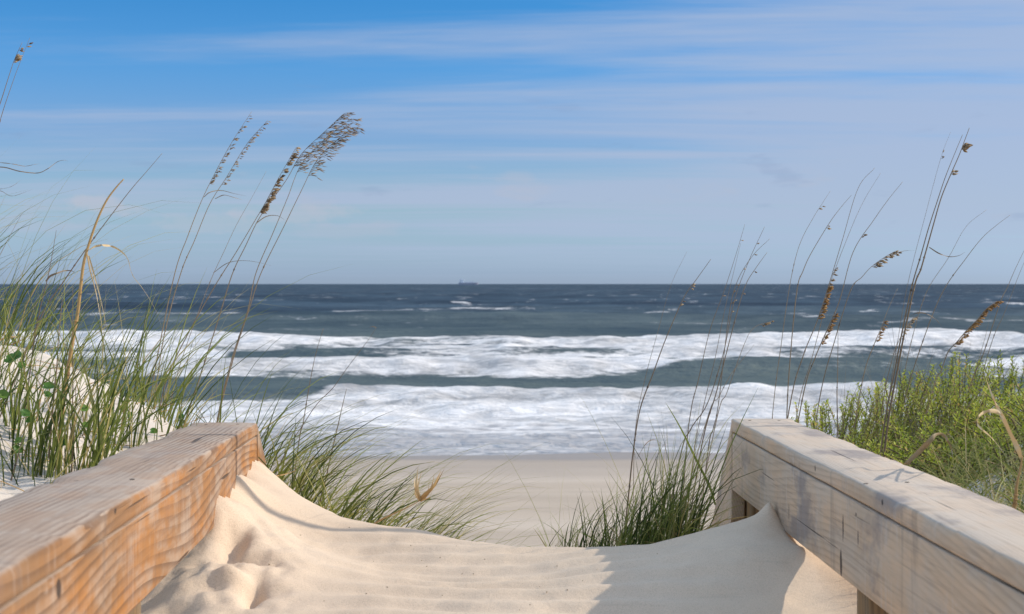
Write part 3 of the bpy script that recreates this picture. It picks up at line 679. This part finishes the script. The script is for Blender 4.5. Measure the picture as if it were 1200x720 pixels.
TR = [
 ('thin stalk at the left of the tall group beyond the right railing', [(922,490),(926,420),(934,340),(941,318),(950,298),(971,263),(984,245),(997.6,229)], .0034, [(.72, .75, 3, .014, .006, 'seed', .012)], ()),
 ('hair-thin stalk leftmost in the tall group beyond the right railing', [(905,490),(916,400),(926,332),(937,287),(953,255.5),(964,238),(973,224)], .0022, [(.78, .82, 4, .014, .005, 'seed', .012)], ()),
 ('stalk with an orange seed head low on its stem, tall group beyond the right railing', [(925,479),(941,418),(957,378),(971,335),(987,282),(1005.5,221),(1025,197)], .0034, [(.44, .56, 60, .015, .006, 'seed_orange', .02), (.56, .64, 14, .012, .005, 'seed', .015)], ()),
 ('faint straight stalk inside the tall group beyond the right railing', [(935,479),(950,425),(963,375),(972,335),(995,274),(1012,236),(1032,203)], .0024, [(.5, .62, 16, .012, .005, 'seed', .015)], ()),
 ('stalk with the second lower orange seed head, tip curving right in the tall group', [(940,469),(955,420),(971,383),(984,352),(1000,295),(1024,258),(1041,234),(1058,213)], .0036, [(.30, .44, 45, .015, .006, 'seed_orange', .02), (.66, .69, 3, .0141, .006, 'seed', .012)], ()),
 ('arching stalk with feathery pale tip above the horizon, right of the orange seed heads', [(960,470),(978,400),(997,340),(1010,325),(1021,313),(1036,302),(1050,294)], .0030, [(.70, .98, 40, .018, .006, 'seed', .03)], [([(1042,299),(1052,296),(1062,294),(1072,294)], .003, .3)]),
 ('short green-grey upright stem among the orange seed heads', [(981,476),(981.5,440),(982,405),(982,374)], .0034, None, ()),
 ('thick double stalk with dark seed knot near its top, tallest at right', [(1040,500),(1051,437),(1060,390),(1072,334),(1079,316),(1085,295),(1094,263),(1103,232),(1114,205),(1124,182),(1130,166),(1136,150)],   .0050, [(.86, .89, 12, .02, .010, 'seed', .012), (.74, .76, 5, .016, .007, 'seed', .012)], [([(1089,290),(1100,297),(1111,301),(1123,300),(1132,295)], .004, .25)]),
 ('second stem of the tallest pair at right, ending just left of the seed knot', [(1036,500),(1048,437),(1058,385),(1069,334),(1079,300),(1088,268),(1098,237),(1107,210),(1116,187),(1128,158)], .0042, None, [([(1068,370),(1076,367),(1086,368),(1096,374),(1104,383)], .005, .3)]),
 ('hair-thin pale stem left of the tallest pair at right', [(1040,480),(1052,400),(1064,332),(1085,250),(1103,184),(1114,155)], .0020, [(.82, .85, 3, .016, .006, 'seed', .012)], ()),
 ('leaning stalk right of the tallest pair, shorter of the two', [(1058,450),(1072,385),(1087,340),(1111,303),(1132,266),(1156,246)], .0024, None, ()),
 ('leaning stalk curving furthest right beyond the tallest pair', [(1060,470),(1085,390),(1106,340),(1132,303),(1151,279),(1168,264),(1184,252)], .0030, None, ()),
 ('short stalk with dense fuzzy orange plume above the shrubs at right', [(1095,450),(1102,437),(1111,413),(1123,399),(1133,387),(1144,376),(1156,362),(1168.5,353)], .0034, [(.42, 1.0, 150, .015, .005, 'seed_orange', .022)], ()),
 ('stalk at the right edge crossing the horizon, left of its thinner twin', [(1135,460),(1153,413),(1172,355),(1180,338),(1190,315),(1202,290)], .0036, None, ()),
 ('thinner twin of the stalk at the right edge crossing the horizon', [(1150,450),(1163,399),(1177,367),(1195,320),(1208,290)], .0026, None, ()),
 ('dark stem with a loose brown tuft left of the tallest pair at right', [(1010,450),(1024,405),(1032,386),(1041,362),(1052,338)], .0030, [(.42, .68, 30, .014, .005, 'seed_orange', .02)], ()),
 ('bent stem with a brown tuft at the foam, behind the tallest pair', [(1035,470),(1046,420),(1055,396),(1062,384),(1070,372)], .0028, [(.6, 1.0, 26, .013, .005, 'seed', .02)], ()),
 ('low stem with horizontal spray right of the cluster before the railing end', [(838,500),(852,460),(872,404),(884,384),(904,377)], .0024, [(.86, 1.0, 10, .012, .005, 'seed', .015)], ())]
for i, (lab, path, r, sd, lv) in enumerate(TR):
    Yd = 4.02 if i in (7, 8) else (4.4 if i == 17 else random.uniform(4.6, 5.2))
    stalk('sea_oat_stalk', lab, OATS_R, Yd, path, r, random.uniform(.25, .5), sd, lv, .0 if i in (7, 8) else .12)
# dry canes beside the right railing
stalk('dry_cane', 'bright golden dry cane with curled leaf behind the right railing', None, 2.75, [(1187.6,605),(1190,585),(1191.6,568),(1195,552),(1198,536)], .0085, .25, None,
      [([(1198,536),(1194,526),(1190,517),(1177,491),(1170,478),(1164,465),(1159,453),(1154.6,441)], .016, .8), ([(1177,490),(1174,486),(1168,482.5),(1161,482),(1152,485),(1147,490),(1146,495),(1147,499),(1153,505),(1161,512),(1172,525),(1182,540)], .010, .95)], 0, 'straw', 'dry cane')
stalk('dry_leaf', 'folded pale brown dead leaf bent over beside the right railing', None, 3.5, [(1058,550),(1062,544),(1070,536),(1079,528)], .003, .5, None, [([(1062,544),(1079,528),(1088,519),(1096,511),(1105,510),(1111,518),(1115,527),(1118,550)], .016, .75)], 0, 'straw', 'dead leaf')

# ---- grass
def field(name, mat, n, spot, make, label=None, kind='stuff', cat=None, group=None, base=None):
    b = Buf()
    for _ in range(n):
        x, y = spot(); make(b, np.array((x, y, gz_fast(x, y)-.015)))
    if kind == 'stuff': o = b.build(name, M[mat]); tag(o, label, cat, group, 'stuff')
    else:
        root = empty(name, (base[0], base[1], gz_fast(*base)), label, cat, group)
        o = b.build('blades', M[mat], root)
    return o
_gx = np.linspace(-6, 6, 361); _gy = np.linspace(.5, 8, 301); _gg = ground(*np.meshgrid(_gx, _gy))
def gz_fast(x, y):
    i = (min(max(x, -5.9), 5.9)+6)/12*360; j = (min(max(y, .6), 7.9)-.5)/7.5*300
    a, b = int(i), int(j); u, v = i-a, j-b
    return float((_gg[b, a]*(1-u)+_gg[b, a+1]*u)*(1-v)+(_gg[b+1, a]*(1-u)+_gg[b+1, a+1]*u)*v)
def clump(cx, cy, sx, sy):
    return lambda: (random.gauss(cx, sx), random.gauss(cy, sy))
U = random.uniform
def tint_g(): return min(1, max(0, random.gauss(.3, .22))) if random.random() > .20 else U(.72, 1)
# the seaward brow of the left dune: scattered low clumps
lc = [(U(-3.6, -.98), U(4.35, 5.5)) for _ in range(46)]
def left_spot():
    c = random.choice(lc); return random.gauss(c[0], .07), random.gauss(c[1], .07)
field('beach_grass', 'grass', 1050, left_spot, lambda b, p: in_wind(b, p, U(.20, .58), U(.003, .0066), tint_g(), .25, .9, .7), 'thin wind-blown green grass along the brow of the left dune')
field('beach_grass', 'grass_pale', 170, left_spot, lambda b, p: in_wind(b, p, U(.45, .95), U(.0016, .0028), U(.2, .9), .3, 1.1, .5), 'fine pale grass blades bending across the horizon on the left dune')
# bank beside the end of the left railing
def bank_spot():
    t = random.random()**.8; return -.88+t*.66+random.gauss(0, .04), 4.34-.46*t+U(0, .75)*(1-.25*t)
field('beach_grass', 'grass', 680, bank_spot, lambda b, p: in_wind(b, p, U(.16, .42)*(1.25-.45*(p[0]+.9)/.6), U(.0034, .0072), min(1, max(0, random.gauss(.3, .25))), .45, .9, .7), 'green grass leaning right from the sand bank at the end of the left railing')
field('beach_grass', 'grass_pale', 300, bank_spot, lambda b, p: in_wind(b, p, U(.3, .6), U(.0014, .0024), U(.2, .9), .6, .9, .4), 'hair-thin grass blades over the sand crest')
# the clump right behind the left railing
for (cx_, cy_, n, h, lab) in ((-1.06, 3.35, 95, .50, 'tall dark green grass clump around the golden cane behind the left railing'),
                             (-1.33, 3.55, 60, .46, 'grass clump at the left edge of the photo behind the railing'),
                             (-1.05, 3.9, 45, .46, 'grass clump in the white sand just right of the golden cane'),
                             (-1.72, 4.2, 70, .50, 'grass clump on the sand crest at the left edge under the horizon')):
    field('grass_tuft', 'grass', n, clump(cx_, cy_, .075, .06), lambda b, p: in_wind(b, p, h*U(.40, 1.1), U(.004, .0088), tint_g(), .12, .75, .9), lab, 'thing', 'grass tuft', 'grass tufts on the left dune', (cx_, cy_))
def dune_spot(): return U(-2.3, -.98), U(3.0, 4.7)
field('beach_grass', 'grass', 420, dune_spot, lambda b, p: in_wind(b, p, U(.08, .30), U(.0028, .006), min(1, max(0, random.gauss(.45, .35))), .35, .9, 1.4), 'short scattered green and straw grass in the white sand behind the left railing')
field('plant_litter', 'straw', 320, dune_spot, lambda b, p: in_wind(b, p+np.array((0, 0, .012)), U(.04, .16), U(.002, .004), U(0, .9), 1.35, .15, 2.5), 'dry straw scattered on the white sand behind the left railing')
# tuft before the right railing end
def rt_spot():
    t = random.random()**.6; return .07+.37*t+random.gauss(0, .015), 3.60+U(0, .5)-.08*t
def rt_make(b, p):
    t = min(1, max(0, (p[0]-.08)/.42)); in_wind(b, p, (.15+.32*t)*U(.5, 1.2), U(.0028, .0064), min(1, max(0, random.gauss(.28, .28))), .12, .62 if t > .6 else .9, .9)
field('grass_tuft', 'grass', 820, rt_spot, rt_make, 'dense dark green grass tuft on the path before the end of the right railing', 'thing', 'grass tuft', None, (.35, 3.85))
field('beach_grass', 'grass', 420, rt_spot, lambda b, p: in_wind(b, p, U(.08, .22)*(.8+.6*min(1, max(0, p[0]/.45))), U(.003, .006), U(.35, 1), .5, 1.0, 1.8), 'olive and straw coloured thatch at the foot of the grass tuft on the path')
field('beach_grass', 'grass_pale', 110, rt_spot, lambda b, p: in_wind(b, p, U(.2, .5), U(.0013, .0022), U(.2, .9), .2, 1.2, .6), 'hair-thin curved blades over the grass tuft on the path')
b_ = empty('long_leaf_grass', (.55, 3.8, gz_fast(.55, 3.8)), 'single long grey-green blade leaning left in front of the right railing end', 'grass')
s = Buf(); s.ribbon(catmull([P(838,592,3.8), P(831,570,3.8), P(815,538,3.8), P(803,513,3.8), P(793,494,3.8), P(780,472,3.8)], 5), .009, .45, .5, 1.0, .6); s.build('blade', M['grass'], b_)
# slope beyond the right railing
def rs_spot(): 
    y = U(2.7, 5.0); return .86+U(0, 1)**1.4*(.35+.35*(y-2.5)), y
def low(p): return min(1, max(0, (p[0]-.86)/.55))                  # the wind keeps it short beside the railing
field('beach_grass', 'grass_pale', 2600, rs_spot, lambda b, p: in_wind(b, p, U(.07, .13)+low(p)*U(.03, .17), U(.002, .0046), U(.15, 1), .5, 1.2, 1.5), 'pale tangled grass on the slope between right railing and shrubs')
field('beach_grass', 'grass', 1200, rs_spot, lambda b, p: in_wind(b, p, U(.06, .11)+low(p)*U(.03, .15), U(.003, .006), tint_g(), .35, 1.1, 1.4), 'green grass on the slope between right railing and shrubs')
field('beach_grass', 'grass_pale', 1500, lambda: (U(1.0, 2.2), U(2.9, 4.1)), lambda b, p: in_wind(b, p, U(.09, .24), U(.0022, .005), U(.05, .95), .5, 1.2, 1.5), 'pale bent grass covering the sand at the right edge below the shrubs')
def re_spot(): return U(.86, 1.5), U(4.5, 5.6)
field('beach_grass', 'stalk', 170, re_spot, lambda b, p: in_wind(b, p, U(.25, .55), U(.0022, .0035), U(.1, .8), .25, .35, .4), 'reddish bare grass stems before the surf right of the railing end')
field('beach_grass', 'grass', 260, re_spot, lambda b, p: in_wind(b, p, U(.15, .38), U(.003, .006), tint_g(), .3, .7, .7), 'green blades among the reddish stems right of the railing end')
# dry litter under the plants
field('plant_litter', 'straw', 1100, lambda: random.choice((rs_spot, bank_spot, rt_spot, left_spot))(), lambda b, p: in_wind(b, p+np.array((0, 0, .015)), U(.04, .14), U(.002, .005), U(0, .7), 1.3, .2, 2.5), 'dry plant litter lying under the grass')

# ---- shrubs: upright leafy shoots
SH = [(x+U(-.06, .06), y+U(-.06, .06)) for y, xa, xb in ((3.7, 1.40, 1.62), (4.0, 1.26, 1.85), (4.3, 1.20, 2.2), (4.65, 1.16, 2.35), (5.0, 1.10, 2.45), (5.35, 1.22, 2.6)) for x in np.arange(xa, xb, .24)]
for (x, y) in SH:
    base = gz_fast(x, y)
    root = empty('dune_shrub', (x, y, base), 'bright green leafy shrub in the low thicket beyond the right railing', 'shrub', 'dune shrubs beyond the right railing')
    st, lf = Buf(), Buf()
    for _ in range(34):
        a = U(0, 6.28); rr = math.sqrt(random.random())*.19
        p0 = np.array((x+rr*.5*math.cos(a), y+rr*.5*math.sin(a), gz_fast(x, y)-.02))
        yt = np.interp(CX+F*x/y, [900, 945, 1000, 1040, 1100, 1150, 1200, 1260], [500, 474, 447, 428, 411, 408, 392, 388])
        Ht = min(.5, max(.16, -(yt-HY)*y/F-base)) if y > 4.9 else (.25 if y > 4.5 else (.19 if y > 4.1 else .14))
        H = Ht*U(.84, 1.01)*(1-.35*(rr/.19)**2)
        p1 = np.array((x+rr*1.4*math.cos(a)+.05*H/.3+random.gauss(0, .035), y+rr*1.4*math.sin(a)+random.gauss(0, .035), base+H))
        mid = (p0+p1)/2+np.array((U(-.02, .02), U(-.02, .02), .02))
        c = catmull([p0, mid, p1], 5); st.tube(c, .0022, .001, .5, 4)
        m = int(56*H/.3)+18; tn0 = random.gauss(.45, .18)
        for k in range(m):
            t = .25+.75*(k+random.random())/m; i = min(len(c)-2, int(t*(len(c)-1))); f = t*(len(c)-1)-i
            q = c[i]*(1-f)+c[i+1]*f; az = k*2.4+U(-.4, .4); el = U(-.1, 1.0)
            d = np.array((math.cos(az)*math.cos(el), math.sin(az)*math.cos(el), math.sin(el)))
            nr = np.array((-math.cos(az)*math.sin(el), -math.sin(az)*math.sin(el), math.cos(el)))
            lf.leaf(q, d, nr, U(.012, .024), U(.005, .0085), min(1, max(0, tn0+random.gauss(0, .16)+(.5 if random.random() < .07 else 0))))
    st.build('stems', M['twig'], root); lf.build('foliage', M['shrub'], root, False)

# ---- round-leaved creepers in the white sand of the left dune
for k, (lab, Y, spots) in enumerate((
 ('creeper with round bright green leaves at the left edge under the grass', 3.5, [(12,420,8),(4,462,7),(20,416,6),(25,428,5),(2,534,6)]),
 ('creeper with round bright leaves left of the golden cane', 3.35, [(30,484,7),(22,516,6),(20,527,6),(34,492,5)]),
 ('creeper leaves halfway up behind the golden cane', 3.45, [(57,452,8),(56,462,6),(75,519,5),(62,538,6),(98,478,6),(100,498,5)]),
 ('small round-leaved creeper in open sand right of the golden cane', 3.9, [(127,478,6),(118,510,4),(152,486,4),(125,482,4),(180,505,5),(212,488,4)]))):
    x0, y0 = P(*spots[0][:2], Y)[:2]
    root = empty('round_leaved_creeper', (x0, y0, gz_fast(x0, y0)), lab, 'creeper', None)
    st = Buf()
    for (px, py, rp) in spots:
        c = P(px, py, Y); g0 = np.array((c[0]-.02, Y+.02, min(gz_fast(c[0]-.02, Y+.02), c[2]-.02)))
        st.tube(catmull([g0, (g0+c)/2+np.array((-.01, 0, .01)), c], 4), .0012, .0008, .4, 4)
        lb = Buf(); nr = np.array((U(-.5, .7), -U(.4, .9), U(.4, .9))); nr /= np.linalg.norm(nr)
        a = np.cross(nr, (0, 0, 1)); a /= np.linalg.norm(a); b2 = np.cross(nr, a); r_ = rp*Y/F*1.0
        lb.v = [c-nr*r_*.38]; lb.t = [U(.2, .8)]
        for j in range(14):
            q = 2*math.pi*j/14; rr = r_*(1+.07*math.sin(q*3)-(.35 if j == 0 else 0)); lb.v.append(c+a*rr*math.cos(q)+b2*rr*math.sin(q)*.92); lb.t.append(lb.t[0])
        lb.f = [(0, 1+j, 1+(j+1) % 14) for j in range(14)]
        lb.build('leaf', M['broad'], root)
    st.build('stem', M['broad'], root)

# ---- specks of shell and twig blown over the drift
b = Buf()
for (px, py) in [(517,654),(567,656),(482,640),(598,691),(437,659),(410,619),(353,628),(329,681),(428,697),(541,674),(650,640),(700,668),(620,710),(380,705),(455,689),(500,665),(575,705),(640,695),(365,585),(330,600),(770,650)]+[(U(300, 690), U(640, 716)) for _ in range(12)]:
    lo_, hi_ = 2.5, 3.5
    for _ in range(40):
        m_ = (lo_+hi_)/2
        if HY-F*gz_fast((px-CX)*m_/F, m_)/m_ > py: lo_ = m_
        else: hi_ = m_
    p = P(px, py, lo_); b.lens(p+np.array((0, 0, .001)), (U(-1, 1), U(-1, 1), U(0, .5)), U(.002, .006), U(.0015, .003), .0015, U(0, .9))
o = b.build('debris', M['stalk']); tag(o, 'tiny dark specks of twig and shell on the drifted sand', None, None, 'stuff')

# ------------------------------------------------------------------ world, sun, camera
SUN_AZ, SUN_EL = R(7), R(30)            # measured from +X towards +Y: the sun stands to the right, a little ahead
SUN_STR, SKY_STR, EXPO = 2.4, .13, .62
sd = Vector((math.cos(SUN_AZ)*math.cos(SUN_EL), math.sin(SUN_AZ)*math.cos(SUN_EL), math.sin(SUN_EL)))
ld = bpy.data.lights.new('sun', 'SUN'); ld.energy = SUN_STR; ld.angle = R(.53); ld.color = (1, .95, .88)
lo = bpy.data.objects.new('sun', ld); col.objects.link(lo); lo.location = (20, 3, 15)
lo.rotation_euler = sd.to_track_quat('Z', 'Y').to_euler()
def world():
    t = NT('World', True); sc.world = t.m
    sky = t.n('ShaderNodeTexSky', sky_type='NISHITA'); sky.sun_disc = False
    sky.sun_elevation = SUN_EL; sky.sun_rotation = math.pi/2-SUN_AZ; sky.altitude = 0; sky.air_density = 1.0; sky.dust_density = .3; sky.ozone_density = 3.0
    d = t.coord('Generated'); sep = t.n('ShaderNodeSeparateXYZ'); t.L.new(d, sep.inputs[0])
    x, y, z = sep.outputs
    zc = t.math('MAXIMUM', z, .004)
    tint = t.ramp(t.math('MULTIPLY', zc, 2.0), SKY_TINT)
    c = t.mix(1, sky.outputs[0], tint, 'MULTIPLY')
    # high cloud sheet: direction projected on a plane far above, so that streaks flatten to the horizon
    zz = t.math('ADD', zc, .035)
    comb = t.n('ShaderNodeCombineXYZ'); t.L.new(t.math('DIVIDE', x, zz), comb.inputs[0]); t.L.new(t.math('DIVIDE', y, zz), comb.inputs[1])
    p = comb.outputs[0]
    pm = t.mapping(p, (.20, .85, 1), (0, 0, R(-9)), (0.4, .2, 0))
    a = t.noise(pm, 1.0, 7, .60, .35); b = t.noise(t.mapping(p, (.10, .20, 1), (0, 0, R(-5)), (5.1, 3.3, 0)), 1.0, 3, .5)
    az = t.ss(-.35, .45, x)
    cover = t.math('ADD', t.math('ADD', t.math('MULTIPLY', a, .65), t.math('MULTIPLY', b, .35)), t.math('ADD', t.math('MULTIPLY', t.math('SUBTRACT', az, .42), .19), t.math('MULTIPLY', t.math('MULTIPLY', t.ss(.03, .07, z), t.ss(.15, .09, z)), .05)))
    cl = t.math('MULTIPLY', t.ss(.40, .62, cover), t.math('MULTIPLY', t.ss(-.01, .05, z), .80))
    c = t.mix(cl, c, CLOUD)
    # a few small low cumulus puffs: pale tops, bluish bases
    q = t.noise(t.mapping(d, (9, 9, 34), (0, 0, 0), (1.7, 0, .3)), 1.0, 5, .55)
    band = t.math('MULTIPLY', t.ss(.02, .045, z), t.ss(.115, .06, z))
    c = t.mix(t.math('MULTIPLY', t.math('MULTIPLY', t.ss(.60, .70, q), band), .45), c, PUFF)
    for (px, py, sx_, sy_, st) in ((112, 239, .022, .0075, .6), (152, 246, .013, .005, .5), (345, 250, .05, .007, .4), (250, 262, .05, .008, .3)):
        hx = t.math('DIVIDE', t.math('SUBTRACT', t.math('DIVIDE', x, y), (px-CX)/F), sx_); hz = t.math('DIVIDE', t.math('SUBTRACT', t.math('DIVIDE', z, y), (HY-py)/F), sy_)
        r2 = t.math('ADD', t.math('MULTIPLY', hx, hx), t.math('MULTIPLY', hz, hz))
        pn = t.noise(t.mapping(d, (60, 60, 120)), 1.0, 5, .6)
        c = t.mix(t.math('MULTIPLY', t.math('MULTIPLY', t.ss(1.25, .0, t.math('ADD', r2, t.math('MULTIPLY', t.math('SUBTRACT', pn, .5), 3.6))), t.ss(0, .1, y)), st), c, (2.55, 2.68, 3.15, 1))
    q2 = t.noise(t.mapping(d, (12, 12, 52), (0, 0, 0), (4.2, 0, 2.3)), 1.0, 4, .55)
    band2 = t.math('MULTIPLY', t.ss(.02, .05, z), t.ss(.17, .09, z))
    c = t.mix(t.math('MULTIPLY', t.math('MULTIPLY', t.ss(.61, .70, q2), band2), .22), c, SHADE)
    bg = t.n('ShaderNodeBackground'); t.L.new(c, bg.inputs[0]); bg.inputs[1].default_value = SKY_STR
    o = t.n('ShaderNodeOutputWorld'); t.L.new(bg.outputs[0], o.inputs[0])
SKY_TINT = [(0, (.32, .44, .80)), (.016, (.32, .44, .80)), (.11, (.38, .465, .60)), (.206, (.35, .45, .63)), (.30, (.22, .46, .69)), (.39, (.14, .43, .67)), (.50, (1.5, 1.35, 1.2)), (.65, (2.9, 2.4, 1.95)), (1, (3.1, 2.6, 2.15))]  # upper stops brighten the unseen sky overhead, an added fill for the shadows
CLOUD = (2.12, 2.55, 3.45, 1); PUFF = (2.3, 2.55, 3.15, 1); SHADE = (1.17, 1.6, 2.55, 1)
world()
cd = bpy.data.cameras.new('camera'); cam = bpy.data.objects.new('camera', cd); col.objects.link(cam); sc.camera = cam
cam.rotation_euler = (R(90), 0, 0); cd.sensor_width = 36; cd.lens = F/1200*36; cd.shift_y = -(360-HY)/1200
cd.clip_start = .05; cd.clip_end = 200000
cd.dof.use_dof = True; cd.dof.focus_distance = 4.1; cd.dof.aperture_fstop = 9
sc.view_settings.view_transform = 'Standard'; sc.view_settings.look = 'None'; sc.view_settings.exposure = EXPO; sc.view_settings.gamma = 1
sc.cycles.max_bounces = 6; sc.cycles.diffuse_bounces = 3; sc.cycles.transparent_max_bounces = 4; sc.cycles.sample_clamp_indirect = 6
sc.cycles.use_denoising = True
